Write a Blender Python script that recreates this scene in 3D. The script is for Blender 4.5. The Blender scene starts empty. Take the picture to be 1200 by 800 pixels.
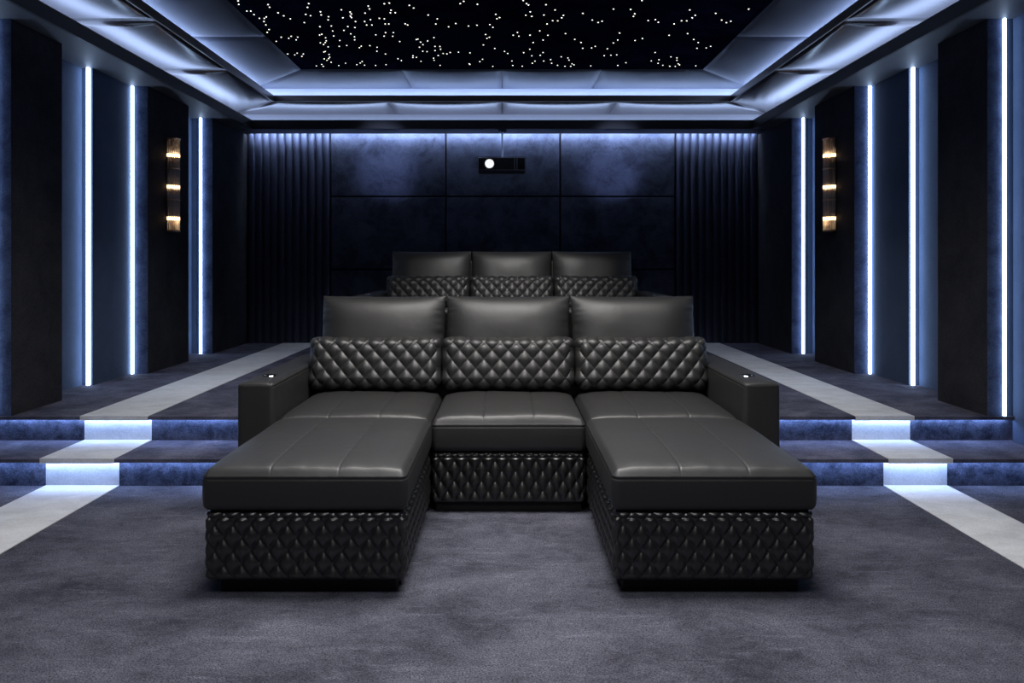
import bpy, bmesh, math, random
import numpy as np
from mathutils import Vector, noise

random.seed(3)
sc = bpy.context.scene
COL = sc.collection
PI = math.pi

# ------------------------------------------------------------------ frame
# X right, Y depth away from the camera, Z up (metres). RC = room's centre line.
RC = -0.037
CAMZ = 1.12
SOFFIT = 2.45
PLAT = 0.286
BACK = 7.27

# ------------------------------------------------------------------ materials
def new_mat(name):
    m = bpy.data.materials.new(name)
    m.use_nodes = True
    nt = m.node_tree
    b = nt.nodes['Principled BSDF']
    return m, nt, b

def simple(name, col, rough=0.5, metal=0.0, spec=0.5):
    m, nt, b = new_mat(name)
    b.inputs['Base Color'].default_value = (*col, 1)
    b.inputs['Roughness'].default_value = rough
    b.inputs['Metallic'].default_value = metal
    b.inputs['Specular IOR Level'].default_value = spec
    return m

def emit(name, col, s):
    m = bpy.data.materials.new(name)
    m.use_nodes = True
    nt = m.node_tree
    nt.nodes.clear()
    e = nt.nodes.new('ShaderNodeEmission')
    o = nt.nodes.new('ShaderNodeOutputMaterial')
    e.inputs[0].default_value = (*col, 1)
    e.inputs[1].default_value = s
    nt.links.new(e.outputs[0], o.inputs[0])
    return m

def N(nt, t, **kw):
    n = nt.nodes.new(t)
    for k, v in kw.items():
        n.inputs[k].default_value = v
    return n

def fabric(name, dark, light, scale=3.0, rough=0.9, detail_amt=0.35, bump=0.15, stretch=(1, 1, 1), fine=260.0,
           sheen=0.0, lo=0.35, hi=0.65, streak=0.0):
    """mottled brushed pile: large blotches x medium brush marks x fine fibres"""
    m, nt, b = new_mat(name)
    L = nt.links.new
    tc = N(nt, 'ShaderNodeTexCoord')
    mp = N(nt, 'ShaderNodeMapping')
    mp.inputs['Scale'].default_value = stretch
    L(tc.outputs['Object'], mp.inputs[0])
    n1 = N(nt, 'ShaderNodeTexNoise', Scale=scale, Detail=8.0, Roughness=0.68, Distortion=0.35)
    L(mp.outputs[0], n1.inputs['Vector'])
    n2 = N(nt, 'ShaderNodeTexNoise', Scale=fine, Detail=2.0, Roughness=0.8, Distortion=0.6)
    L(mp.outputs[0], n2.inputs['Vector'])
    r1 = N(nt, 'ShaderNodeMapRange')
    r1.inputs['From Min'].default_value = lo
    r1.inputs['From Max'].default_value = hi
    L(n1.outputs['Fac'], r1.inputs['Value'])
    n3 = N(nt, 'ShaderNodeTexNoise', Scale=scale * 5.5, Detail=6.0, Roughness=0.75, Distortion=1.6)
    L(mp.outputs[0], n3.inputs['Vector'])
    mb = nt.nodes.new('ShaderNodeMath'); mb.operation = 'MULTIPLY_ADD'
    L(n3.outputs['Fac'], mb.inputs[0]); mb.inputs[1].default_value = 0.9; mb.inputs[2].default_value = -0.45
    ad = nt.nodes.new('ShaderNodeMath'); ad.operation = 'ADD'; ad.use_clamp = True
    L(r1.outputs[0], ad.inputs[0]); L(mb.outputs[0], ad.inputs[1])
    if streak:      # brushed marks left in the pile
        for ang, sc_ in ((0.45, (1.6, 13, 1)), (-0.75, (2.2, 15, 1))):
            m4 = N(nt, 'ShaderNodeMapping')
            m4.inputs['Rotation'].default_value = (0, 0, ang)
            m4.inputs['Scale'].default_value = sc_
            L(tc.outputs['Object'], m4.inputs[0])
            n4 = N(nt, 'ShaderNodeTexNoise', Scale=2.2, Detail=5.0, Roughness=0.7, Distortion=0.4)
            L(m4.outputs[0], n4.inputs['Vector'])
            r4 = N(nt, 'ShaderNodeMapRange')
            r4.inputs['From Min'].default_value = 0.58
            r4.inputs['From Max'].default_value = 0.75
            r4.inputs['To Max'].default_value = streak
            L(n4.outputs['Fac'], r4.inputs['Value'])
            a4 = nt.nodes.new('ShaderNodeMath'); a4.operation = 'ADD'; a4.use_clamp = True
            L(ad.outputs[0], a4.inputs[0]); L(r4.outputs[0], a4.inputs[1])
            ad = a4
    mix = nt.nodes.new('ShaderNodeMix')
    mix.data_type = 'RGBA'
    mix.inputs[6].default_value = (*dark, 1)
    mix.inputs[7].default_value = (*light, 1)
    L(ad.outputs[0], mix.inputs[0])
    r2 = N(nt, 'ShaderNodeMapRange')
    r2.inputs['From Min'].default_value = 0.3
    r2.inputs['From Max'].default_value = 0.7
    r2.inputs['To Min'].default_value = 1 - detail_amt
    r2.inputs['To Max'].default_value = 1 + detail_amt
    L(n2.outputs['Fac'], r2.inputs['Value'])
    mul = nt.nodes.new('ShaderNodeVectorMath')
    mul.operation = 'SCALE'
    L(mix.outputs[2], mul.inputs[0])
    L(r2.outputs[0], mul.inputs['Scale'])
    L(mul.outputs[0], b.inputs['Base Color'])
    b.inputs['Roughness'].default_value = rough
    b.inputs['Specular IOR Level'].default_value = 0.2
    if sheen:
        b.inputs['Sheen Weight'].default_value = sheen
        b.inputs['Sheen Roughness'].default_value = 0.5
    bp = N(nt, 'ShaderNodeBump', Strength=bump, Distance=0.004)
    L(n2.outputs['Fac'], bp.inputs['Height'])
    L(bp.outputs[0], b.inputs['Normal'])
    return m

def leather(name, col=(0.0155, 0.0152, 0.0149), rough=0.51, spec=0.75):
    m, nt, b = new_mat(name)
    L = nt.links.new
    b.inputs['Base Color'].default_value = (*col, 1)
    b.inputs['Specular IOR Level'].default_value = spec
    tc = N(nt, 'ShaderNodeTexCoord')
    v = N(nt, 'ShaderNodeTexVoronoi', Scale=330.0)
    L(tc.outputs['Object'], v.inputs['Vector'])
    n = N(nt, 'ShaderNodeTexNoise', Scale=9.0, Detail=5.0, Roughness=0.6)
    L(tc.outputs['Object'], n.inputs['Vector'])
    r = N(nt, 'ShaderNodeMapRange')
    r.inputs['To Min'].default_value = rough - 0.05
    r.inputs['To Max'].default_value = rough + 0.07
    L(n.outputs['Fac'], r.inputs['Value'])
    L(r.outputs[0], b.inputs['Roughness'])
    b1 = N(nt, 'ShaderNodeBump', Strength=0.12, Distance=0.001)
    L(v.outputs['Distance'], b1.inputs['Height'])
    b2 = N(nt, 'ShaderNodeBump', Strength=0.10, Distance=0.02)
    L(n.outputs['Fac'], b2.inputs['Height'])
    L(b1.outputs[0], b2.inputs['Normal'])
    L(b2.outputs[0], b.inputs['Normal'])
    return m

M = {}
M['carpet'] = fabric('grey_carpet', (0.024, 0.025, 0.037), (0.130, 0.132, 0.170), scale=2.4, detail_amt=1.0, bump=0.8,
                     stretch=(1, 1.6, 1), fine=190, lo=0.28, hi=0.78, streak=0.5)
M['platform'] = fabric('platform_carpet', (0.035, 0.035, 0.060), (0.135, 0.135, 0.185), scale=4.5, detail_amt=0.5, bump=0.4,
                       stretch=(1, 1.3, 1.6), fine=150, lo=0.33, hi=0.7)
M['riser'] = fabric('riser_carpet', (0.016, 0.020, 0.036), (0.115, 0.125, 0.18), scale=13, detail_amt=0.5, bump=0.3, fine=150, lo=0.36, hi=0.72)
M['runner'] = fabric('pale_runner', (0.54, 0.55, 0.57), (0.69, 0.70, 0.72), scale=5, detail_amt=0.14, bump=0.3,
                     stretch=(1, 2.0, 1), fine=150)
M['navy'] = fabric('navy_wall_fabric', (0.026, 0.033, 0.058), (0.078, 0.092, 0.145), scale=5, detail_amt=0.25, bump=0.2,
                   fine=140, rough=0.85)
M['niche'] = fabric('niche_wall_fabric', (0.052, 0.076, 0.130), (0.066, 0.092, 0.155), scale=5, detail_amt=0.12, bump=0.1,
                    fine=140, rough=0.8)
M['column'] = fabric('dark_column_fabric', (0.018, 0.0185, 0.024), (0.034, 0.0345, 0.042), scale=4, detail_amt=0.3, bump=0.2,
                     fine=140, rough=0.85)
M['column_lit'] = fabric('lit_column_fabric', (0.026, 0.038, 0.085), (0.080, 0.105, 0.190), scale=9, detail_amt=0.3, bump=0.2, fine=140)  # bluer copy of the column fabric, LED light put into its colour
M['flute'] = fabric('fluted_fabric', (0.054, 0.065, 0.110), (0.064, 0.077, 0.128), scale=4, detail_amt=0.1, bump=0.05,
                    fine=140, rough=0.7)
M['fascia'] = simple('black_fascia', (0.006, 0.006, 0.009), 0.55)
M['bronze'] = simple('satin_bronze', (0.10, 0.085, 0.075), 0.35, 0.6)
M['soffit'] = simple('soffit_paint', (0.085, 0.093, 0.115), 0.6)
M['cove'] = simple('white_cove_paint', (0.35, 0.35, 0.37), 0.6)
M['tray'] = simple('satin_ceiling_panel', (0.045, 0.036, 0.036), 0.24, 0.0, 0.9)
M['tray_upper'] = simple('upper_ceiling_panel', (0.050, 0.053, 0.068), 0.6, 0.0, 0.3)
M['star_fabric'] = fabric('star_ceiling_fabric', (0.003, 0.004, 0.010), (0.007, 0.010, 0.026), scale=3, detail_amt=0.4,
                          fine=120, bump=0.0, rough=1.0)
M['star_fabric'].node_tree.nodes['Principled BSDF'].inputs['Specular IOR Level'].default_value = 0.0
M['leather'] = leather('black_leather')
M['leather_quilt'] = leather('black_quilted_leather', col=(0.010, 0.0094, 0.0086), rough=0.35, spec=1.0)
M['leather_pillow'] = leather('black_pillow_leather', col=(0.019, 0.0186, 0.018), rough=0.47)
M['plinth'] = simple('black_plinth', (0.004, 0.004, 0.004), 0.7)
M['chrome'] = simple('chrome', (0.8, 0.8, 0.82), 0.12, 1.0)
M['brass'] = simple('antique_copper', (0.45, 0.27, 0.17), 0.28, 1.0)
M['black_plastic'] = simple('black_plastic', (0.035, 0.035, 0.040), 0.42)
M['grille'] = simple('projector_grille', (0.004, 0.004, 0.005), 0.6)
M['steel'] = simple('steel_rod', (0.45, 0.48, 0.55), 0.3, 0.9)
M['edge_trim'] = simple('projector_edge_trim', (0.8, 0.84, 0.95), 0.35, 0.1)
M['seam'] = simple('seam_backing', (0.003, 0.003, 0.005), 0.8)
LEDC = (0.50, 0.68, 1.0)
M['led'] = emit('led_wall', LEDC, 11.0)
M['led_cove'] = emit('led_cove', (0.46, 0.61, 1.0), 5.8)
M['led_cove_in'] = emit('led_cove_inner', (0.42, 0.58, 1.0), 38.0)
M['led_step'] = emit('led_step', (0.34, 0.52, 1.0), 48.0)
M['led_back'] = emit('led_back', (0.60, 0.73, 1.0), 105.0)
M['star'] = emit('star_point', (1.0, 0.93, 0.80), 2.6)
M['bulb'] = emit('warm_bulb', (1.0, 0.62, 0.30), 5.0)
M['lens'] = emit('projector_lens', (0.95, 0.97, 1.0), 1.0)
g, nt, b = new_mat('fluted_glass')
b.inputs['Transmission Weight'].default_value = 0.7
b.inputs['Roughness'].default_value = 0.08
b.inputs['IOR'].default_value = 1.25
b.inputs['Base Color'].default_value = (0.75, 0.74, 0.78, 1)
M['glass'] = g

# ------------------------------------------------------------------ helpers
def link(name, me, mats, parent=None, loc=(0, 0, 0), smooth=False):
    if not isinstance(mats, (list, tuple)):
        mats = [mats]
    for m in mats:
        me.materials.append(M[m])
    if smooth:
        me.polygons.foreach_set('use_smooth', [True] * len(me.polygons))
    o = bpy.data.objects.new(name, me)
    COL.objects.link(o)
    o.location = loc
    if parent:
        o.parent = parent
    return o

def tag(o, label=None, cat=None, group=None, kind=None):
    if label: o['label'] = label
    if cat: o['category'] = cat
    if group: o['group'] = group
    if kind: o['kind'] = kind
    return o

def empty(name, loc=(0, 0, 0)):
    o = bpy.data.objects.new(name, None)
    o.empty_display_size = 0.1
    COL.objects.link(o)
    o.location = loc
    return o

def box(bm, x0, x1, y0, y1, z0, z1, bev=0.0, mi=0):
    vs = [bm.verts.new((x, y, z)) for x in (x0, x1) for y in (y0, y1) for z in (z0, z1)]
    idx = [(0, 1, 3, 2), (4, 6, 7, 5), (0, 4, 5, 1), (2, 3, 7, 6), (0, 2, 6, 4), (1, 5, 7, 3)]
    fs = [bm.faces.new([vs[i] for i in f]) for f in idx]
    for f in fs: f.material_index = mi
    if bev:
        es = list({e for f in fs for e in f.edges})
        r = bmesh.ops.bevel(bm, geom=es, offset=bev, segments=2, affect='EDGES', profile=0.5)
        for f in r['faces']: f.material_index = mi
    return fs

def finish(bm, name):
    bmesh.ops.recalc_face_normals(bm, faces=bm.faces)
    me = bpy.data.meshes.new(name)
    bm.to_mesh(me)
    bm.free()
    return me

def boxobj(name, boxes, mat, parent=None, bev=0.0, kind=None):
    bm = bmesh.new()
    for b_ in boxes:
        box(bm, *b_, bev=bev)
    o = link(name, finish(bm, name), mat, parent)
    if kind: o['kind'] = kind
    return o

def cyl(bm, c, r, h, axis='z', seg=24, r2=None):
    """cylinder from c along axis for length h"""
    r2 = r if r2 is None else r2
    A, B = [], []
    for k in range(seg):
        a = 2 * PI * k / seg
        p, q = math.cos(a), math.sin(a)
        def P(rr, t):
            if axis == 'z': return (c[0] + rr * p, c[1] + rr * q, c[2] + t)
            if axis == 'y': return (c[0] + rr * p, c[1] + t, c[2] + rr * q)
            return (c[0] + t, c[1] + rr * p, c[2] + rr * q)
        A.append(bm.verts.new(P(r, 0))); B.append(bm.verts.new(P(r2, h)))
    for k in range(seg):
        j = (k + 1) % seg
        bm.faces.new((A[k], A[j], B[j], B[k]))
    bm.faces.new(A); bm.faces.new(B)

# lattice coordinates with rounding: returns (position offset before rounding, arc coordinate)
def axis_coords(a, r, step, extra=(), nr=5):
    pos, arc = [], []
    inner = a - r
    for k in range(nr, 0, -1):
        th = k / nr * PI / 4
        pos.append(-(inner + r * math.tan(th))); arc.append(-(inner + r * th))
    n = max(1, int(round(2 * inner / step)))
    mids = [-inner + 2 * inner * i / n for i in range(n + 1)]
    for e in extra:
        for d in (-0.006, -0.003, 0, 0.003, 0.006):
            if -inner < e + d < inner: mids.append(e + d)
    mids = sorted(set(round(m, 5) for m in mids))
    pos += mids; arc += mids
    for k in range(1, nr + 1):
        th = k / nr * PI / 4
        pos.append(inner + r * math.tan(th)); arc.append(inner + r * th)
    return np.array(pos), np.array(arc)

def rbox(name, a, b, c, r, steps, deform, extras=((), (), ()), nr=5):
    """closed rounded box of half sizes a,b,c; deform(p, n, s, face) -> new position.
    s = arc-length coordinates (sx, sy, sz) ; face = dominant face axis/sign"""
    half = (a, b, c)
    ax = [axis_coords(half[i], r, steps[i], extras[i], nr) for i in range(3)]
    verts, index, faces = [], {}, []
    nn = [len(ax[i][0]) for i in range(3)]
    def vert(i, j, k):
        key = (i, j, k)
        if key in index: return index[key]
        raw = (ax[0][0][i], ax[1][0][j], ax[2][0][k])
        s = (ax[0][1][i], ax[1][1][j], ax[2][1][k])
        q = [max(-(half[t] - r), min(half[t] - r, raw[t])) for t in range(3)]
        d = [raw[t] - q[t] for t in range(3)]
        l = math.sqrt(sum(t * t for t in d)) or 1
        n = [t / l for t in d]
        p = [q[t] + r * n[t] for t in range(3)]
        v = deform(p, n, s)
        index[key] = len(verts)
        verts.append(v)
        return index[key]
    for axis in range(3):
        u, w = [t for t in range(3) if t != axis]
        for side in (0, nn[axis] - 1):
            for i in range(nn[u] - 1):
                for j in range(nn[w] - 1):
                    quad = []
                    for (di, dj) in ((0, 0), (1, 0), (1, 1), (0, 1)):
                        ijk = [0, 0, 0]
                        ijk[axis] = side; ijk[u] = i + di; ijk[w] = j + dj
                        quad.append(vert(*ijk))
                    flip = (side == 0) ^ (axis == 1)
                    faces.append(quad[::-1] if flip else quad)
    me = bpy.data.meshes.new(name)
    me.from_pydata(verts, [], faces)
    me.update()
    return me

def quilt(u, v, w, h, pw=0.5):
    p = u / w + v / h
    q = u / w - v / h
    return (abs(math.sin(PI * p)) * abs(math.sin(PI * q))) ** pw

# ------------------------------------------------------------------ sofa parts
def seat_cushion_mesh(name, w, d, h, crown=0.022, seams=True, thirds=True, seed=0, front_wr=1.0):
    a, b, c, r = w / 2, d / 2, h / 2, 0.024
    xs = (-w / 6, w / 6) if thirds else ()
    def f(p, n, s):
        x, y, z = p
        top = max(0.0, n[2])
        if n[2] > 0.02 and z > 0:
            fx = 1 - min(1, abs(x) / a) ** 5
            fy = 1 - min(1, abs(y) / b) ** 7
            k = max(0, fx) ** 0.55 * max(0, fy) ** 0.55
            lift = crown * k
            # stitched lines
            g = 0
            for sx in xs:
                near = abs(x - sx)
                g += 0.0032 * math.exp(-(near / 0.0030) ** 2) + 0.0012 * math.exp(-(near / 0.018) ** 2)
                # puckers beside the seam and over the front roll
                pk = noise.noise(Vector((x * 8 + seed, y * 45, seed))) * math.exp(-(near / 0.035) ** 2)
                lift += 0.0016 * pk
            fe = math.exp(-((y + b - 0.05) / 0.05) ** 2)
            lift += 0.0030 * front_wr * fe * noise.noise(Vector((x * 22 + seed * 3, y * 5, 1.7)))
            lift += 0.0035 * noise.noise(Vector((x * 4 + seed, y * 4, 5.1 + seed)))
            z += top * (lift - g * k ** 0.5)
        # welt seam around, just under the top edge
        hor = math.hypot(n[0], n[1])
        if hor > 0.5:
            t = z - (c - 0.020)
            gd = -0.0035 * math.exp(-(t / 0.0022) ** 2) + 0.0020 * math.exp(-((t - 0.006) / 0.003) ** 2)
            bul = 0.004 * (1 - min(1, abs(z) / c) ** 2)
            x += n[0] * (gd + bul); y += n[1] * (gd + bul)
        return (x, y, z)
    return rbox(name, a, b, c, r, (0.014, 0.014, 0.004), f, (xs, (), ()))

def quilt_base_mesh(name, w, d, h, dw=0.061, dh=0.0895, amp=0.0165):
    a, b, c, r = w / 2, d / 2, h / 2, 0.026
    def f(p, n, s):
        x, y, z = p
        hor = math.hypot(n[0], n[1])
        if hor > 0.25:
            # arc-length coordinate round the corner keeps diamonds continuous
            u = s[0] if abs(n[1]) >= abs(n[0]) else (math.copysign(a, x) + math.copysign(1, x) * (s[1] + b))
            v = s[2]
            k = quilt(u, v + c - 0.012, dw, dh, 0.50)
            # doubled seam under the cushion edge
            t = z - (c - 0.022)
            k *= 1 - 0.75 * math.exp(-(t / 0.003) ** 2)
            dsp = amp * (k - 0.75) * min(1.0, (a + 0.004 - abs(x) if abs(n[1]) >= abs(n[0]) else b + 0.004 - abs(y)) / 0.022 + 0.25)
            x += n[0] * dsp * hor; y += n[1] * dsp * hor; 
        return (x, y, z)
    return rbox(name, a, b, c, r, (0.0030, 0.0060, 0.0031), f, nr=6)

def lumbar_mesh(name, w=0.705, h=0.285, t=0.17):
    a, b, c, r = w / 2, t / 2, h / 2, 0.065
    def f(p, n, s):
        x, y, z = p
        cx = abs(x) / a
        cz = z / c
        u = s[0]; v = s[2]
        if abs(n[1]) < abs(n[0]) * 0.999 and abs(s[0]) > a - r:
            pass
        k = quilt(u, v + 0.035, 0.086, 0.100, 0.62)
        fr = max(0.0, -n[1] + 0.35)
        fr = min(1, fr * 1.5)
        dsp = 0.0125 * (k - 0.8) * fr * min(1, 0.35 + (a - abs(x)) / 0.03)
        # body: fuller in the middle, pinched at the ends, corners pulled out
        full = (1 - cx ** 4)
        y2 = y * (0.80 + 0.20 * full)
        z2 = z * (1 + 0.04 * cx ** 6) - 0.010 * (1 - cx ** 2) * (1 if cz > 0 else 0) * max(0, cz)
        x2 = x * (1 - 0.012 * (1 - min(1, abs(cz)) ** 2))
        if abs(x) > a - 0.05:
            x2 += math.copysign(0.008, x) * max(0, abs(cz)) ** 4
        return (x2 + n[0] * dsp, y2 + n[1] * dsp, z2 + n[2] * dsp)
    return rbox(name, a, b, c, r, (0.0036, 0.03, 0.0036), f, nr=18)

def head_cushion_mesh(name, w=0.688, h=0.50, t=0.20, seed=0):
    """knife-edge pillow, pointed corners, slack sides"""
    nu, nv = 90, 66
    verts, faces = [], []
    def P(u, v, side):
        # u,v in -1..1
        uu, vv = abs(u), abs(v)
        th = (max(0, 1 - uu ** 3.2) ** 0.62) * (max(0, 1 - vv ** 4.0) ** 0.60)
        x = u * w / 2 * (1 - 0.018 * (1 - vv ** 2))
        z = v * h / 2 * (1 - 0.022 * (1 - uu ** 2))
        edge = math.exp(-((1 - uu) / 0.13) ** 2)
        wr = noise.noise(Vector((u * 1.5 + seed * 7, v * 15 + seed, 2.2))) * edge
        big = noise.noise(Vector((u * 2.2 + seed, v * 2.0, seed + 0.5)))
        y = side * (t / 2 * th + (0.007 * wr + 0.004 * big) * min(1, th * 3))
        x += 0.002 * wr * (1 if u > 0 else -1)
        if uu > 0.999 or vv > 0.999: y = 0
        return (x, y, z)
    def cs(n):
        return [math.sin(PI / 2 * (-1 + 2 * i / n)) for i in range(n + 1)]
    U, V = cs(nu), cs(nv)
    idx = {}
    for side in (-1, 1):
        for i, u in enumerate(U):
            for j, v in enumerate(V):
                border = i in (0, nu) or j in (0, nv)
                key = (0 if border else side, i, j)
                if key not in idx:
                    idx[key] = len(verts)
                    verts.append(P(u, v, side))
        for i in range(nu):
            for j in range(nv):
                q = []
                for di, dj in ((0, 0), (1, 0), (1, 1), (0, 1)):
                    ii, jj = i + di, j + dj
                    border = ii in (0, nu) or jj in (0, nv)
                    q.append(idx[(0 if border else side, ii, jj)])
                faces.append(q if side < 0 else q[::-1])
    me = bpy.data.meshes.new(name)
    me.from_pydata(verts, [], faces)
    me.update()
    return me

def piping_mesh(name, pts, r=0.003, seg=6):
    bm = bmesh.new()
    rings = []
    n = len(pts)
    for i, p in enumerate(pts):
        p = Vector(p)
        t = (Vector(pts[(i + 1) % n]) - Vector(pts[i - 1])).normalized()
        up = Vector((0, 1, 0)) if abs(t.y) < 0.9 else Vector((0, 0, 1))
        s = t.cross(up).normalized(); q = s.cross(t)
        rings.append([bm.verts.new(p + r * (math.cos(2 * PI * k / seg) * s + math.sin(2 * PI * k / seg) * q)) for k in range(seg)])
    for i in range(n):
        A, B = rings[i], rings[(i + 1) % n]
        for k in range(seg):
            bm.faces.new((A[k], A[(k + 1) % seg], B[(k + 1) % seg], B[k]))
    return finish(bm, name)

def arm_mesh(name, w=0.158, d=0.97, h=0.535):
    a, b, c, r = w / 2, d / 2, h / 2, 0.014
    def f(p, n, s):
        x, y, z = p
        # front panel seams
        g = 0
        hor = math.hypot(n[0], n[2])
        if hor > 0.5:
            t = y + b - 0.022
            g = -0.003 * math.exp(-(t / 0.0022) ** 2) + 0.0015 * math.exp(-((t + 0.007) / 0.004) ** 2)
            x += n[0] * g; z += n[2] * g
        if n[2] > 0.5:
            g2 = -0.003 * (math.exp(-((abs(x) - (a - 0.016)) / 0.0022) ** 2))
            z += g2 + 0.004 * (1 - (x / a) ** 2)
        if abs(n[0]) > 0.5:
            x += n[0] * (-0.003 * math.exp(-((z - (c - 0.016)) / 0.0022) ** 2) + 0.003 * (1 - (z / c) ** 4) * (1 - (y / b) ** 6))
        if n[1] < -0.5:
            y -= 0.004 * (1 - (x / a) ** 4)
        return (x, y, z)
    return rbox(name, a, b, c, r, (0.004, 0.02, 0.012), f, ((), (-b + 0.022, -b + 0.015), (c - 0.016,)))

def round_plain(name, w, d, h, r=0.015):
    return rbox(name, w / 2, d / 2, h / 2, min(r, h / 2 * 0.98, w / 2 * 0.98, d / 2 * 0.98), (0.1, 0.1, 0.1), lambda p, n, s: tuple(p), nr=3)

# ------------------------------------------------------------------ sofa: local origin on the floor at its centre line, y measured from the camera row
def make_sofa():
    root = empty('sectional_sofa', (0.012, 0, 0))
    def part(name, me, mat, loc, parent=root, rot=None):
        o = link(name, me, mat, parent, loc, smooth=True)
        if rot: o.rotation_euler = rot
        return o
    MW = 0.692
    # footrest blocks of the two end seats
    me_b = quilt_base_mesh('chaise_base', 0.676, 0.775, 0.235)
    me_c = seat_cushion_mesh('chaise_cushion', 0.682, 0.790, 0.130, crown=0.027, seed=1)
    me_p = round_plain('plinth', 0.60, 0.68, 0.058, 0.006)
    for i, s in enumerate((-1, 1)):
        x = s * 0.6855
        part('chaise_base', me_b, 'leather_quilt', (x, 2.335 + 0.3875, 0.055 + 0.1175))
        part('chaise_cushion', me_c, 'leather', (x, 2.328 + 0.395, 0.293 + 0.0635))
        part('plinth', me_p, 'plinth', (x, 2.385 + 0.34, 0.029))
    # seats
    me_sb = quilt_base_mesh('seat_base', 0.690, 0.80, 0.228)
    me_sc = seat_cushion_mesh('seat_cushion', 0.688, 0.66, 0.135, crown=0.043, seed=4)
    me_sp = round_plain('seat_plinth', 0.66, 0.74, 0.048, 0.006)
    for i in (-1, 0, 1):
        x = i * 0.695
        part('seat_base', me_sb, 'leather_quilt', (x, 3.125 + 0.40, 0.044 + 0.114))
        part('seat_cushion', me_sc, 'leather', (x, 3.120 + 0.33, 0.275 + 0.0675))
        part('seat_plinth', me_sp, 'plinth', (x, 3.155 + 0.37, 0.024))
    # arms
    me_a = arm_mesh('armrest')
    for s in (-1, 1):
        ar = part('armrest', me_a, 'leather', (s * 1.1265, 3.105 + 0.485, 0.05 + 0.2675))
        bm = bmesh.new()
        cyl(bm, (0, 0, 0), 0.033, 0.004, seg=40, r2=0.030)
        cyl(bm, (0, 0, 0.004), 0.024, 0.002, seg=32, r2=0.020)
        o = link('control_button', finish(bm, 'control_button'), 'chrome', ar, (0.0 * s, 3.30 - 3.59, 0.2675 + 0.0028))
        o['label'] = 'round chrome control button'
        part('arm_foot', round_plain('arm_foot', 0.12, 0.90, 0.052, 0.006), 'plinth', (s * 1.1265, 3.59, 0.026))
    # back frame
    part('back_frame', round_plain('back_frame', 2.085, 0.13, 0.80, 0.03), 'leather', (0, 4.045, 0.46))
    me_h = [head_cushion_mesh('back_cushion', seed=k) for k in (1, 2, 3)]
    me_l = lumbar_mesh('lumbar_pillow')
    for i in (-1, 0, 1):
        part('back_cushion', me_h[i + 1], 'leather', (i * 0.6945, 3.885, 0.690), rot=(math.radians(-12), 0, 0))
        part('lumbar_pillow', me_l, 'leather_pillow', (i * 0.702, 3.715, 0.590), rot=(math.radians(-12), 0, 0))
    return root

sofa = make_sofa()
tag(sofa, 'large black leather sofa with quilted bases and footrests, in front on the lower floor', 'sofa')

def copy_tree(o, parent=None):
    c = o.copy()
    COL.objects.link(c)
    if parent: c.parent = parent
    for ch in o.children:
        copy_tree(ch, c)
    return c

sofa2 = copy_tree(sofa)
sofa2.location = (0.050, 2.15, PLAT)
tag(sofa2, 'rear black leather sofa on the raised platform, half hidden behind the front sofa', 'sofa')

# ------------------------------------------------------------------ room shell
def rx(v): return v + RC

FRONT = -2.6
boxobj('floor', [(rx(-3.1), rx(3.1), FRONT - 0.1, 7.5, -0.1, 0.0)], 'carpet', kind='structure')

# platform and step, notched for the front sofa
NX = 1.262
def plat():
    bm = bmesh.new()
    W = 2.86
    zb, zt = PLAT - 0.016, PLAT
    box(bm, rx(-W), rx(W), 4.16, 7.4, 0.0, zt)
    for s in (-1, 1):
        xa, xb = sorted((s * NX + 0.012, s * W + RC))
        box(bm, xa, xb, 3.842, 4.16, 0.0, zt - 0.007)
        box(bm, xa, xb, 3.812, 4.16, zt - 0.007, zt)
        box(bm, xa, xb, 3.800, 3.812, zt - 0.018, zt)
    return link('floor_platform', finish(bm, 'floor_platform'), 'platform')
p = plat(); p['kind'] = 'structure'
def step():
    bm = bmesh.new()
    for s in (-1, 1):
        xa, xb = sorted((s * NX + 0.012, s * 2.86 + RC))
        box(bm, xa, xb, 3.520, 3.842, 0.0, 0.140)
        box(bm, xa, xb, 3.484, 3.842, 0.140, 0.147)
        box(bm, xa, xb, 3.472, 3.484, 0.129, 0.147)
    return link('floor_step', finish(bm, 'floor_step'), 'platform')
p = step(); p['kind'] = 'structure'
for s in (-1, 1):
    xa, xb = sorted((s * NX + 0.014, s * 2.79 + RC))
    boxobj('floor_riser', [(xa, xb, 3.5185, 3.5199, 0.0005, 0.1395)], 'riser', kind='structure')
    boxobj('floor_riser', [(xa, xb, 3.8405, 3.8419, 0.1475, PLAT - 0.0075)], 'riser', kind='structure')

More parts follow.
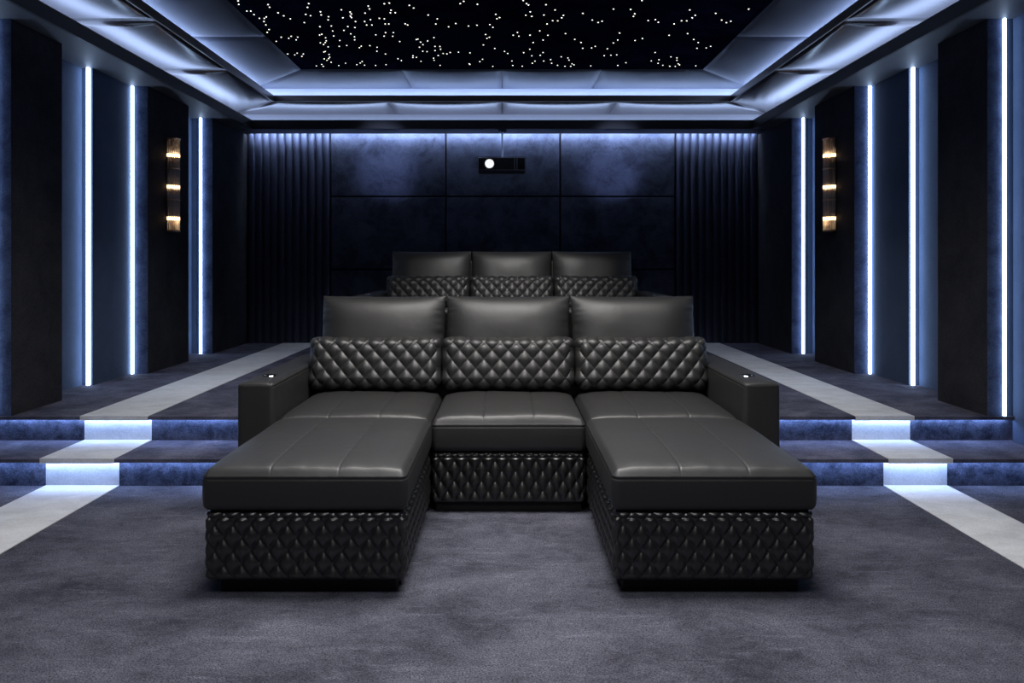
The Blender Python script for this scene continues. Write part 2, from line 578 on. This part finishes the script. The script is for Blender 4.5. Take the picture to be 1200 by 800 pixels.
# pale runners climbing the steps
def runner(name, x0, x1, label):
    t = 0.004
    Z = PLAT
    top = [(FRONT, t), (3.516, t), (3.516, 0.1385), (3.487, 0.1385), (3.487, 0.126), (3.468, 0.126), (3.468, 0.151), (3.838, 0.151),
           (3.838, Z - 0.0085), (3.815, Z - 0.0085), (3.815, Z - 0.021), (3.796, Z - 0.021), (3.796, Z + t), (7.262, Z + t)]
    low = [(FRONT, 0.0005), (3.5195, 0.0005), (3.5195, 0.1397), (3.4845, 0.1397), (3.4845, 0.1285), (3.4715, 0.1285), (3.4715, 0.1475), (3.8415, 0.1475),
           (3.8415, Z - 0.0073), (3.8125, Z - 0.0073), (3.8125, Z - 0.0185), (3.7995, Z - 0.0185), (3.7995, Z + 0.0005), (7.262, Z + 0.0005)]
    bm = bmesh.new()
    n = len(top)
    A = [[bm.verts.new((x, y, z)) for (y, z) in top] for x in (x0, x1)]
    B = [[bm.verts.new((x, y, z)) for (y, z) in low] for x in (x0, x1)]
    for i in range(n - 1):
        bm.faces.new((A[0][i], A[1][i], A[1][i + 1], A[0][i + 1]))
        bm.faces.new((B[0][i], B[0][i + 1], B[1][i + 1], B[1][i]))
        for k in (0, 1):
            bm.faces.new((A[k][i], A[k][i + 1], B[k][i + 1], B[k][i]))
    for i in (0, n - 1):
        bm.faces.new((A[0][i], A[1][i], B[1][i], B[0][i]))
    o = link(name, finish(bm, name), 'runner')
    tag(o, label, 'carpet runner', 'pale carpet runners climbing the steps')
    return o
runner('aisle_runner', -2.312, -1.945, 'pale grey carpet runner climbing the steps left of the sofas')
runner('aisle_runner', 1.898, 2.216, 'pale grey carpet runner climbing the steps right of the sofas')

# LED strips under the nosings
def led_box(name, dims, mat, label, group, cat='light strip'):
    bm = bmesh.new()
    box(bm, *dims)
    o = link(name, finish(bm, name), mat)
    tag(o, label, cat, group)
    return o
for s, side in ((-1, 'left'), (1, 'right')):
    xa, xb = sorted((s * (NX + 0.01), s * 2.78 + RC))
    led_box('step_light', (xa, xb, 3.489, 3.499, 0.1325, 0.1365), 'led_step',
            'blue light strip under the edge of the lower step, %s of the sofas' % side, 'light strips under the step edges')
    led_box('step_light', (xa, xb, 3.817, 3.827, PLAT - 0.0145, PLAT - 0.0105), 'led_step',
            'blue light strip under the front edge of the platform, %s of the sofas' % side, 'light strips under the step edges')

# side walls: recessed fabric panels between projecting columns
for s, side in ((-1, 'left'), (1, 'right')):
    def bx_(xa, xb, *r):
        a, b_ = sorted((s * xa + RC, s * xb + RC))
        return (a, b_, *r)
    boxobj('wall_' + side, [bx_(2.80, 3.1, FRONT, 3.816, 0, 2.6),
                            bx_(2.87, 3.1, 3.816, 7.4, 0, 2.6)], 'niche', kind='structure')
    boxobj('wall_%s_panel' % side, [bx_(2.856, 2.87, 4.20, 4.775, PLAT, SOFFIT)], 'niche', kind='structure')
    boxobj('wall_%s_panel' % side, [bx_(2.785, 2.87, 4.775, 5.272, PLAT, SOFFIT)], 'niche', kind='structure')
    boxobj('wall_%s_panel' % side, [bx_(2.806, 2.87, 6.438, 6.60, PLAT, SOFFIT)], 'niche', kind='structure')
    boxobj('wall_%s_panel' % side, [bx_(2.856, 2.87, 5.9, 6.438, PLAT, SOFFIT)], 'niche', kind='structure')
    for (y0, y1) in ((3.816, 4.25), (5.272, 5.945), (6.432, 7.30)):
        deep = 2.80 if y0 < 6.4 else 2.797
        boxobj('wall_%s_column' % side, [bx_(2.66, deep, y0, y1, PLAT, SOFFIT), bx_(deep - 0.001, 2.871, y0 + 0.01, y1, PLAT, SOFFIT)],
               'column', kind='structure')
        boxobj('wall_%s_column_panel' % side, [bx_(2.661, 2.752, y0 - 0.004, y0 - 0.0005, PLAT, SOFFIT)], 'column_lit', kind='structure')  # thin skin giving the column's front face its LED-lit colour
        boxobj('wall_%s_panel' % side, [bx_(2.7525, deep - 0.002, y0 - 0.004, y0 - 0.0005, PLAT, SOFFIT)], 'niche', kind='structure')  # LED glow at the column edge, put into a paler strip
    for (y0, y1, xa, xb, lab) in (
            (3.797, 3.8115, 2.742, 2.751, 'tall white light strip beside the column nearest the camera on the %s wall'),
            (4.752, 4.7748, 2.799, 2.814, 'tall white light strip between the two nearest columns, middle of the %s wall recess'),
            (5.246, 5.2679, 2.764, 2.776, 'tall white light strip at the near edge of the column with the lamp, %s wall'),
            (6.404, 6.4279, 2.756, 2.769, 'tall white light strip nearest the back corner of the %s wall')):
        if s == -1 and y0 < 3.8: pass
        a, b_ = sorted((s * xa + RC, s * xb + RC))
        led_box('wall_light_strip', (a, b_, y0, y1, PLAT + 0.002, SOFFIT - 0.002), 'led', lab % side, 'vertical light strips on the side walls')

# room ends
boxobj('wall_back', [(rx(-3.1), rx(3.1), BACK + 0.0505, 7.6, 0, 2.9)], 'seam', kind='structure')
boxobj('wall_front', [(rx(-3.1), rx(3.1), FRONT - 0.2, FRONT, 0, 2.95)], 'navy', kind='structure')

# padded square panels on the back wall
XS = [-1.826, -0.626, 0.562, 1.760]
ZS = [(PLAT + 0.002, 1.045), (1.059, 1.802), (1.816, 2.494)]
rows = ['bottom', 'middle', 'top']; cols = ['left', 'centre', 'right']
for c in range(3):
    for r_ in range(3):
        x0, x1 = XS[c] + 0.009, XS[c + 1] - 0.009
        bm = bmesh.new()
        box(bm, x0, x1, BACK, BACK + 0.05, ZS[r_][0], ZS[r_][1], bev=0.006)
        o = link('padded_panel', finish(bm, 'padded_panel'), 'navy')
        tag(o, 'navy padded square wall panel, %s column, %s row of the back wall' % (cols[c], rows[r_]), 'wall panel',
            'square padded panels on the back wall', 'thing')

# fluted wall panels
def fluted(x0, x1, flip, label):
    n = 11
    w = (x1 - x0) / n
    prof = []
    for i in range(n):
        K = 9
        for k in range(K):
            t = k / (K - 1)
            dep = 0.045 * math.sin(t * PI / 2) ** 0.8
            prof.append((i * w + t * w * 0.93, dep))
        prof.append((i * w + w * 0.96, 0.0))
    if flip:
        tot = x1 - x0
        prof = [(tot - a, d) for a, d in prof][::-1]
    bm = bmesh.new()
    lo, hi = [], []
    for a, d in prof:
        lo.append(bm.verts.new((x0 + a, BACK + 0.035 - d, PLAT + 0.002)))
        hi.append(bm.verts.new((x0 + a, BACK + 0.035 - d, 2.494)))
    for i in range(len(lo) - 1):
        bm.faces.new((lo[i], lo[i + 1], hi[i + 1], hi[i]))
    b0 = [bm.verts.new((prof_x, BACK + 0.049, z)) for z in (PLAT + 0.002, 2.494) for prof_x in (x0, x1)]
    bm.faces.new([b0[0], b0[1]] + lo[::-1]); bm.faces.new([b0[2], b0[3]] + hi[::-1])
    bm.faces.new((b0[0], b0[2], hi[0], lo[0])); bm.faces.new((b0[1], b0[3], hi[-1], lo[-1]))
    bm.faces.new((b0[0], b0[1], b0[3], b0[2]))
    o = link('fluted_panel', finish(bm, 'fluted_panel'), 'flute')
    tag(o, label, 'wall panel', 'fluted panels either side of the back wall', 'thing')
fluted(rx(-2.658), -1.832, False, 'dark blue vertically fluted panel at the left end of the back wall')
fluted(1.766, rx(2.658), True, 'dark blue vertically fluted panel at the right end of the back wall')

# ------------------------------------------------------------------ ceiling
T1 = 2.535      # top of outer fascia
Z2 = 2.650      # lower tray panels
Z3 = 2.840      # upper tray panels
def ring(bm, xin, xout, yin, yout, z0, z1, y0=FRONT, front_in=FRONT + 0.45):
    """rectangular ring (left, right, back, front)"""
    box(bm, rx(-xout), rx(-xin), y0, yout, z0, z1)
    box(bm, rx(xin), rx(xout), y0, yout, z0, z1)
    box(bm, rx(-xin), rx(xin), yin, yout, z0, z1)
    box(bm, rx(-xin), rx(xin), y0, front_in, z0, z1)
# outer soffit: plaster underside, black fascia lip
bm = bmesh.new()
ring(bm, 2.50, 2.90, 6.95, 7.195, SOFFIT, SOFFIT + 0.04)
o = link('ceiling_soffit', finish(bm, 'ceiling_soffit'), 'soffit'); o['kind'] = 'structure'
bm = bmesh.new()
for s in (-1, 1):
    a, b_ = sorted((s * 2.48 + RC, s * 2.50 + RC))
    box(bm, a, b_, FRONT, 6.95, SOFFIT - 0.001, T1)
box(bm, rx(-2.48), rx(2.48), 6.93, 6.95, SOFFIT - 0.001, T1)
box(bm, rx(-2.62), rx(2.62), 6.95, 7.198, SOFFIT - 0.002, SOFFIT - 0.0005)
box(bm, rx(-2.66), rx(2.66), 7.190, 7.200, SOFFIT - 0.0015, SOFFIT + 0.042)
o = link('trim_1', finish(bm, 'trim_1'), 'fascia'); o['kind'] = 'structure'
# cove back wall above the ledge
bm = bmesh.new()
box(bm, rx(-2.90), rx(-2.80), FRONT, 7.27, SOFFIT + 0.04, Z2)
box(bm, rx(2.80), rx(2.90), FRONT, 7.27, SOFFIT + 0.04, Z2)
box(bm, rx(-2.80), rx(2.80), 7.205, 7.31, SOFFIT + 0.045, Z2)
o = link('ceiling_cove', finish(bm, 'ceiling_cove'), 'cove'); o['kind'] = 'structure'

def bulge_panels(name, mat, z, xin, xout, yin, yout, ycuts, xcuts, bul):
    """stretched ceiling panels, each slightly bowed down, thin seams between; one mesh per ring"""
    bm = bmesh.new()
    def patch(c00, c10, c11, c01):
        nx, ny = 14, 14
        vs = []
        for i in range(nx + 1):
            u = i / nx
            row = []
            for j in range(ny + 1):
                v = j / ny
                x = (c00[0] * (1 - u) + c10[0] * u) * (1 - v) + (c01[0] * (1 - u) + c11[0] * u) * v
                y = (c00[1] * (1 - u) + c10[1] * u) * (1 - v) + (c01[1] * (1 - u) + c11[1] * u) * v
                k = (4 * u * (1 - u)) ** 0.6 * (4 * v * (1 - v)) ** 0.6
                row.append(bm.verts.new((x, y, z - bul * k)))
            vs.append(row)
        for i in range(nx):
            for j in range(ny):
                f = bm.faces.new((vs[i][j], vs[i][j + 1], vs[i + 1][j + 1], vs[i + 1][j]))
                f.smooth = True
    g = 0.002
    for s in (-1, 1):
        yc = [y for y in ycuts if y < yin] 
        for k in range(len(yc) - 1):
            patch((s * xin + RC, yc[k] + g), (s * xout + RC, yc[k] + g), (s * xout + RC, yc[k + 1] - g), (s * xin + RC, yc[k + 1] - g))
        # last panel with mitred corner
        patch((s * xin + RC, yc[-1] + g), (s * xout + RC, yc[-1] + g), (s * xout + RC, yout), (s * xin + RC, yin))
    # back run
    xs = xcuts
    for k in range(len(xs) - 1):
        a, b_ = xs[k], xs[k + 1]
        def far(x):
            if abs(abs(x) - xin) < 1e-6: return math.copysign(xout, x)
            return x
        patch((a + RC + g, yin), (far(a) + RC + g, yout), (far(b_) + RC - g, yout), (b_ + RC - g, yin))
    me = bpy.data.meshes.new(name)
    bmesh.ops.recalc_face_normals(bm, faces=bm.faces)
    bm.to_mesh(me); bm.free()
    o = link(name, me, mat)
    md = o.modifiers.new('thick', 'SOLIDIFY'); md.thickness = 0.006; md.offset = 0
    o['kind'] = 'structure'
    return o
bulge_panels('ceiling_lower_panels', 'tray', Z2, 2.17, 2.80, 6.63, 7.205,
             [-1.23 - 1.13, -1.23, -0.10, 1.03, 2.16, 3.29, 4.42, 5.55], [-2.17, -1.09, 0, 1.09, 2.17], 0.020)
bulge_panels('ceiling_upper_panels', 'tray_upper', Z3, 1.79, 2.46, 6.22, 6.90,
             [-1.94, -1.03, -0.12, 0.79, 1.69, 2.60, 3.50, 4.41, 5.315], [-1.79, -0.89, 0, 0.89, 1.79], 0.022)
# inner fascia with its ledge
bm = bmesh.new()
for s in (-1, 1):
    a, b_ = sorted((s * 2.160 + RC, s * 2.172 + RC))
    box(bm, a, b_, FRONT, 6.632, Z2 - 0.004, 2.705)
box(bm, rx(-2.16), rx(2.16), 6.62, 6.632, Z2 - 0.004, 2.705)
o = link('trim_2', finish(bm, 'trim_2'), 'bronze'); o['kind'] = 'structure'
bm = bmesh.new()
ring(bm, 2.172, 2.52, 6.632, 6.96, Z2 + 0.012, Z2 + 0.03)
ring(bm, 2.46, 2.54, 6.90, 7.0, Z2 + 0.03, Z3)
o = link('ceiling_ledge', finish(bm, 'ceiling_ledge'), 'cove'); o['kind'] = 'structure'
boxobj('ceiling', [(rx(-3.1), rx(3.1), FRONT - 0.1, 7.5, Z3 + 0.06, Z3 + 0.16)], 'seam', kind='structure')

# star ceiling
sp = boxobj('star_ceiling_panel', [(rx(-1.785), rx(1.785), FRONT + 0.45, 6.215, Z3, Z3 + 0.04)], 'star_fabric')
tag(sp, 'dark navy ceiling panel scattered with small glowing star lights', 'ceiling panel')
STARS = [(0.113,4.584),(0.89,4.584),(-1.758,4.591),(-0.278,4.597),(-0.772,4.629),(-1.308,4.638),(-0.303,4.639),(0.136,4.639),(-0.807,4.641),(-1.777,4.652),(-0.19,4.652),(-1.583,4.656),(0.266,4.658),(0.15,4.664),(-0.645,4.669),(-0.922,4.683),(-1.59,4.704),(-1.335,4.706),(-0.623,4.719),(-0.924,4.736),(0.728,4.738),(1.643,4.738),(0.845,4.744),(-1.118,4.752),(0.333,4.755),(1.249,4.755),(-0.782,4.758),(-1.769,4.776),(-1.742,4.776),(-1.27,4.789),(0.166,4.791),(-1.068,4.794),(-0.761,4.807),(-0.795,4.809),(-1.567,4.81),(-0.97,4.815),(0.529,4.819),(1.444,4.819),(0.888,4.828),(-1.068,4.83),(-0.071,4.838),(-1.385,4.84),(-1.745,4.845),(-1.281,4.85),(-0.54,4.852),(0.263,4.852),(0.137,4.855),(0.399,4.858),(1.314,4.858),(-1.359,4.865),(-1.546,4.867),(-1.084,4.875),(0.18,4.879),(0.889,4.88),(-1.239,4.885),(-1.675,4.889),(-1.082,4.902),(-0.045,4.902),(-1.144,4.906),(0.391,4.907),(1.306,4.907),(-1.733,4.918),(-1.699,4.918),(-0.89,4.918),(-0.064,4.926),(-1.519,4.928),(-0.857,4.928),(-0.484,4.928),(1.055,4.944),(-0.958,4.945),(-1.258,4.949),(0.611,4.952),(1.526,4.952),(1.008,4.963),(0.331,4.966),(1.246,4.966),(0.367,4.968),(1.283,4.968),(0.683,4.975),(1.599,4.977),(-1.723,4.982),(-1.006,4.982),(-1.072,4.984),(1.088,4.998),(-1.442,5.003),(0.659,5.003),(1.576,5.005),(-0.361,5.023),(-0.725,5.03),(-0.869,5.032),(0.295,5.032),(1.209,5.032),(-0.843,5.034),(-0.505,5.034),(-0.117,5.046),(-1.734,5.053),(-1.007,5.055),(-0.969,5.055),(-0.711,5.055),(-0.21,5.061),(-1.267,5.077),(-0.272,5.077),(-1.151,5.09),(-1.355,5.092),(-0.418,5.094),(-0.096,5.105),(-1.104,5.11),(-1.745,5.153),(-1.198,5.172),(0.25,5.183),(-1.284,5.185),(-1.781,5.218),(0.085,5.218),(-0.899,5.222),(-0.841,5.222),(0.849,5.233),(0.446,5.245),(1.361,5.245),(-1.165,5.251),(-1.385,5.259),(-0.153,5.265),(-0.981,5.273),(-1.406,5.278),(0.181,5.28),(0.054,5.282),(0.316,5.284),(1.232,5.284),(-1.305,5.298),(-0.924,5.304),(0.098,5.304),(-1.629,5.306),(-0.859,5.306),(-1.152,5.32),(-1.712,5.328),(-1.586,5.328),(-0.127,5.33),(-0.55,5.338),(-1.378,5.344),(-1.663,5.355),(-0.146,5.355),(1.045,5.359),(-0.677,5.373),(0.529,5.381),(1.444,5.381),(-0.69,5.385),(-1.166,5.391),(-1.617,5.393),(0.862,5.396),(0.286,5.398),(-1.284,5.408),(0.997,5.408),(-1.391,5.414),(-0.607,5.418),(-1.782,5.427),(-0.825,5.433),(-0.665,5.446),(-1.41,5.458),(0.212,5.458),(0.585,5.458),(1.499,5.458),(-1.45,5.465),(0.839,5.467),(-1.435,5.505),(-0.654,5.509),(-0.178,5.518),(-1.259,5.533),(-1.077,5.535),(-1.148,5.548),(-1.324,5.553),(0.708,5.553),(1.624,5.553),(-0.564,5.555),(-0.525,5.555),(-1.415,5.566),(-1.028,5.577),(-0.69,5.577),(-1.171,5.588),(0.684,5.595),(1.601,5.595),(0.614,5.603),(1.529,5.603),(-0.09,5.608),(0.814,5.617),(-0.526,5.628),(0.191,5.628),(-0.574,5.664),(-1.048,5.683),(-0.676,5.683),(-0.012,5.685),(-1.469,5.687),(-0.642,5.692),(-1.485,5.703),(-0.388,5.708),(-0.456,5.715),(0.303,5.717),(1.218,5.717),(0.144,5.722),(-0.294,5.726),(-1.711,5.733),(-0.516,5.743),(0.014,5.743),(-0.486,5.754),(-1.796,5.757),(-1.668,5.757),(-0.992,5.757),(-1.459,5.769),(-1.745,5.78),(0.915,5.78),(0.868,5.79),(0.283,5.792),(-0.562,5.797),(-0.772,5.804),(0.814,5.804),(0.214,5.807),(-1.698,5.821),(0.46,5.835),(1.376,5.838),(-1.473,5.845),(-0.749,5.85),(-0.78,5.857),(0.519,5.867),(1.433,5.867),(-0.608,5.874),(-1.492,5.886),(-0.91,5.891),(-1.531,5.894),(-0.198,5.906),(0.377,5.916),(1.293,5.919),(0.534,5.929),(-0.61,5.934),(1.449,5.934),(-1.518,5.936),(-0.889,5.944),(0.05,5.954),(1.236,5.954),(0.321,5.956),(0.246,5.959),(-0.725,5.966),(-1.228,5.971),(-0.224,5.974),(-1.498,5.994),(1.029,6.007),(-1.254,6.017),(-1.381,6.022),(0.227,6.022),(0.393,6.025),(1.309,6.025),(-0.318,6.04),(0.57,6.04),(1.486,6.04),(-1.595,6.058),(-0.312,6.061),(-1.04,6.066),(-1.294,6.069),(0.59,6.071),(1.505,6.071),(-1.229,6.082),(-0.573,6.085),(0.448,6.085),(1.364,6.085),(-1.135,6.092),(0.059,6.092),(0.973,6.092),(-1.457,6.095),(0.739,6.103),(1.655,6.103),(-1.654,6.106),(0.142,6.114),(0.515,6.116),(1.431,6.116),(-1.598,6.119),(-0.116,6.119),(0.566,6.119),(1.48,6.119)]
def dome(bm, x, y, z, r, h):
    rings = []
    for k in range(3):
        a = k / 3 * PI / 2
        rings.append([bm.verts.new((x + r * math.cos(a) * math.cos(2 * PI * j / 8), y + r * math.cos(a) * math.sin(2 * PI * j / 8), z - h * math.sin(a))) for j in range(8)])
    for k in range(2):
        for j in range(8):
            bm.faces.new((rings[k][j], rings[k][(j + 1) % 8], rings[k + 1][(j + 1) % 8], rings[k + 1][j]))
    bm.faces.new(rings[-1]); bm.faces.new(rings[0])
bm = bmesh.new(); dome(bm, 0, 0, 0, 0.0052, 0.0045)
me = finish(bm, 'star_light'); me.materials.append(M['star'])
for (x, y) in STARS[:100]:
    o = bpy.data.objects.new('star_light', me)
    COL.objects.link(o); o.parent = sp; o.location = (x, y, Z3 - 0.0005)
bm = bmesh.new()
for (x, y) in STARS[100:]:
    dome(bm, x, y, Z3 - 0.0005, 0.0052, 0.0045)
o = link('star_lights', finish(bm, 'star_lights'), 'star', sp); o['kind'] = 'stuff'

# cove light diffusers, lying on the ledges behind the fascias
for s, side in ((-1, 'left'), (1, 'right')):
    a, b_ = sorted((s * 2.61 + RC, s * 2.79 + RC))
    led_box('cove_light', (a, b_, FRONT + 0.5, 6.97, SOFFIT + 0.041, SOFFIT + 0.048), 'led_cove',
            'blue light hidden in the outer ceiling cove along the %s side' % side, 'ceiling cove lights')
    a, b_ = sorted((s * 2.36 + RC, s * 2.385 + RC))
    led_box('cove_light', (a, b_, FRONT + 0.5, 6.80, Z3 - 0.085, Z3 - 0.078), 'led_cove_in',
            'blue light hidden in the inner ceiling cove along the %s side' % side, 'ceiling cove lights')
led_box('cove_light', (rx(-2.78), rx(2.78), 7.05, 7.185, SOFFIT + 0.041, SOFFIT + 0.048), 'led_cove',
        'blue light hidden in the outer ceiling cove along the back', 'ceiling cove lights')
led_box('cove_light', (rx(-2.44), rx(2.44), 6.81, 6.835, Z2 + 0.072, Z2 + 0.079), 'led_cove_in',
        'blue light hidden in the inner ceiling cove along the back', 'ceiling cove lights')
# wall washer in the slot over the back wall
led_box('wall_washer', (rx(-2.62), rx(2.62), 7.2005, 7.206, 2.462, 2.478), 'led_back',
        'long blue light strip washing down the top of the back wall', 'back wall washer')

# ------------------------------------------------------------------ wall lamps
def make_sconce():
    """local: x = outwards from wall (0 at wall), y along wall, z up from bottom"""
    root = empty('wall_lamp')
    H = 0.745; R = 0.072
    bm = bmesh.new(); box(bm, 0, 0.010, -0.05, 0.05, 0.0, H, bev=0.002)
    link('back_plate', finish(bm, 'back_plate'), 'black_plastic', root)
    def half_disc(z, t, r, r0=0.0):
        bm = bmesh.new()
        n = 20
        outer = [(0.010 + r * math.sin(PI * k / n), -r * 0.78 * math.cos(PI * k / n)) for k in range(n + 1)]
        if r0:
            inner = [(0.010 + r0 * math.sin(PI * k / n), -r0 * 0.78 * math.cos(PI * k / n)) for k in range(n + 1)]
            loop = outer + inner[::-1]
        else:
            loop = outer
        A = [bm.verts.new((x, y, z)) for x, y in loop]; B = [bm.verts.new((x, y, z + t)) for x, y in loop]
        if r0:
            m = n + 1
            for k in range(n):
                for V in (A, B):
                    bm.faces.new((V[k], V[k + 1], V[2 * m - 2 - k], V[2 * m - 1 - k]))
        else:
            bm.faces.new(A); bm.faces.new(B)
        L_ = len(loop)
        for k in range(L_):
            bm.faces.new((A[k], A[(k + 1) % L_], B[(k + 1) % L_], B[k]))
        return bm
    link('top_cap', finish(half_disc(H - 0.012, 0.012, R + 0.004), 'top_cap'), 'brass', root)
    link('bottom_cap', finish(half_disc(0.0, 0.012, R + 0.004), 'bottom_cap'), 'brass', root)
    for z in (0.248, 0.496):
        link('ring', finish(half_disc(z, 0.009, R + 0.003, R - 0.012), 'ring'), 'brass', root)
    bm = bmesh.new()
    n = 15
    for k in range(n):
        a = PI * (k + 0.5) / n
        cyl(bm, (0.010 + R * math.sin(a) * 0.95, -R * 0.78 * math.cos(a) * 0.95, 0.012), 0.0055, H - 0.024, seg=8)
    link('glass_rods', finish(bm, 'glass_rods'), 'glass', root, smooth=True)
    for z in (0.105, 0.356, 0.605):
        link('glowing_band', finish(half_disc(z - 0.012, 0.024, R + 0.001, R - 0.016), 'glowing_band'), 'bulb', root)
        bm = bmesh.new(); cyl(bm, (0.040, 0, z - 0.050), 0.014, 0.034, seg=14)
        link('socket', finish(bm, 'socket'), 'brass', root)
    return root
ZL = CAMZ + 0.250
s1 = make_sconce()
s1.location = (rx(-2.66), 5.60, ZL)
tag(s1, 'copper wall lamp with vertical glass rods and three warm bulbs, on the left wall', 'wall lamp', 'matching wall lamps')
s2 = copy_tree(s1)
s2.location = (rx(2.66), 5.60, ZL); s2.rotation_euler = (0, 0, PI)
tag(s2, 'copper wall lamp with vertical glass rods and three warm bulbs, on the right wall', 'wall lamp', 'matching wall lamps')

# ------------------------------------------------------------------ projector
PX = -0.043
pr = empty('projector', (PX, 7.06, 2.03))
tag(pr, 'black projector hanging from the ceiling before the back wall, lens glowing white', 'projector')
bm = bmesh.new(); box(bm, -0.235, 0.235, -0.16, 0.11, 0.0, 0.135, bev=0.008)
link('body', finish(bm, 'body'), 'black_plastic', pr)
bm = bmesh.new(); cyl(bm, (-0.120, -0.178, 0.066), 0.052, 0.022, axis='y', seg=32)
lr = link('lens_ring', finish(bm, 'lens_ring'), 'black_plastic', pr)
bm = bmesh.new(); cyl(bm, (-0.120, -0.184, 0.066), 0.044, 0.008, axis='y', seg=32)
link('lens', finish(bm, 'lens'), 'lens', lr)
bm = bmesh.new()
for k in range(7):
    box(bm, 0.160, 0.225, -0.166, -0.158, 0.020 + k * 0.014, 0.029 + k * 0.014)
link('vent_grille', finish(bm, 'vent_grille'), 'grille', pr)
bm = bmesh.new()
for k in range(4):
    box(bm, -0.225, -0.185, -0.164, -0.158, 0.03 + k * 0.022, 0.044 + k * 0.022)
link('side_vent', finish(bm, 'side_vent'), 'grille', pr)
bm = bmesh.new()
for x in (-0.150, 0.125, 0.150):
    box(bm, x, x + 0.003, -0.162, -0.157, 0.008, 0.128)
box(bm, -0.228, 0.228, -0.1625, -0.157, 0.127, 0.130)
box(bm, -0.228, 0.228, -0.1625, -0.157, 0.006, 0.008)
for x in (-0.231, 0.229):
    box(bm, x, x + 0.002, -0.1625, -0.157, 0.006, 0.130)
link('edge_trim', finish(bm, 'edge_trim'), 'edge_trim', pr)
bm = bmesh.new(); cyl(bm, (0.005, -0.02, 0.135), 0.010, 0.27, seg=16)
link('hanging_rod', finish(bm, 'hanging_rod'), 'steel', pr)
bm = bmesh.new(); cyl(bm, (0.005, -0.02, 0.402), 0.045, 0.014, seg=24)
link('mounting_plate', finish(bm, 'mounting_plate'), 'black_plastic', pr)

bm = bmesh.new(); box(bm, -0.03, 0.04, -0.06, 0.02, 0.134, 0.142)
link('rod_clamp', finish(bm, 'rod_clamp'), 'black_plastic', pr)

# ------------------------------------------------------------------ lamps
def area(name, loc, sx, sy, power, col, rot=(0, 0, 0), spread=180):
    l = bpy.data.lights.new(name, 'AREA')
    l.shape = 'RECTANGLE'; l.size = sx; l.size_y = sy
    l.energy = power; l.color = col; l.spread = math.radians(spread)
    o = bpy.data.objects.new(name, l); COL.objects.link(o)
    o.location = loc; o.rotation_euler = rot
    return o
area('overhead_fill', (0.0, 2.65, Z3 - 0.02), 1.7, 1.1, 70, (1.0, 0.975, 0.955), spread=138)  # unseen fill added overhead to light the sofa and carpet
area('overhead_fill', (0.0, 0.6, Z3 - 0.02), 2.0, 0.5, 29, (0.97, 0.97, 1.0), spread=130)  # second unseen fill, added to light the sofa fronts

def spot(loc, target, deg, power, col, blend=1.0, rad=0.03):
    l = bpy.data.lights.new('unseen_spot', 'SPOT')
    l.energy = power; l.spot_size = math.radians(deg); l.spot_blend = blend; l.color = col; l.shadow_soft_size = rad
    o = bpy.data.objects.new('unseen_spot', l); COL.objects.link(o)
    o.location = loc
    d = Vector(target) - Vector(loc)
    o.rotation_euler = d.to_track_quat('-Z', 'Y').to_euler()
for x in (-1.24, 1.10):
    spot((x, 4.3, 2.78), (x, BACK, 2.13), 16, 270, (0.50, 0.60, 1.0))
spot((0.05, 4.35, 2.80), (0.05, 5.95, 1.0), 46, 190, (1.0, 0.98, 0.96), rad=0.18)  # unseen spot added to brighten the rear sofa
for x in (-1.6, 1.55):
    spot((x, 4.3, 2.80), (x * 1.30, 5.3, 0.3), 62, 62, (0.80, 0.86, 1.0), rad=0.15)  # unseen spots added to brighten the platform aisles

w = bpy.data.worlds.new('World'); sc.world = w
w.use_nodes = True
w.node_tree.nodes['Background'].inputs[0].default_value = (0.01, 0.013, 0.02, 1)
w.node_tree.nodes['Background'].inputs[1].default_value = 0.3

# ------------------------------------------------------------------ camera
cam = bpy.data.cameras.new('Camera')
cam.sensor_width = 36; cam.lens = 820 / 1200 * 36
cam.shift_x = (600 - 593) / 1200
cam.shift_y = -(400 - 308) / 1200
cam.clip_start = 0.05
co = bpy.data.objects.new('Camera', cam); COL.objects.link(co)
co.location = (0, 0, CAMZ); co.rotation_euler = (PI / 2, 0, 0)
sc.camera = co

sc.view_settings.view_transform = 'Standard'
sc.view_settings.look = 'None'
sc.view_settings.gamma = 1
sc.view_settings.use_curve_mapping = False
sc.view_settings.exposure = 0.0
sc.cycles.use_denoising = True
sc.cycles.max_bounces = 8
sc.cycles.diffuse_bounces = 4
sc.cycles.transmission_bounces = 8
sc.cycles.sample_clamp_indirect = 6
sc.cycles.caustics_reflective = False
sc.cycles.caustics_refractive = False
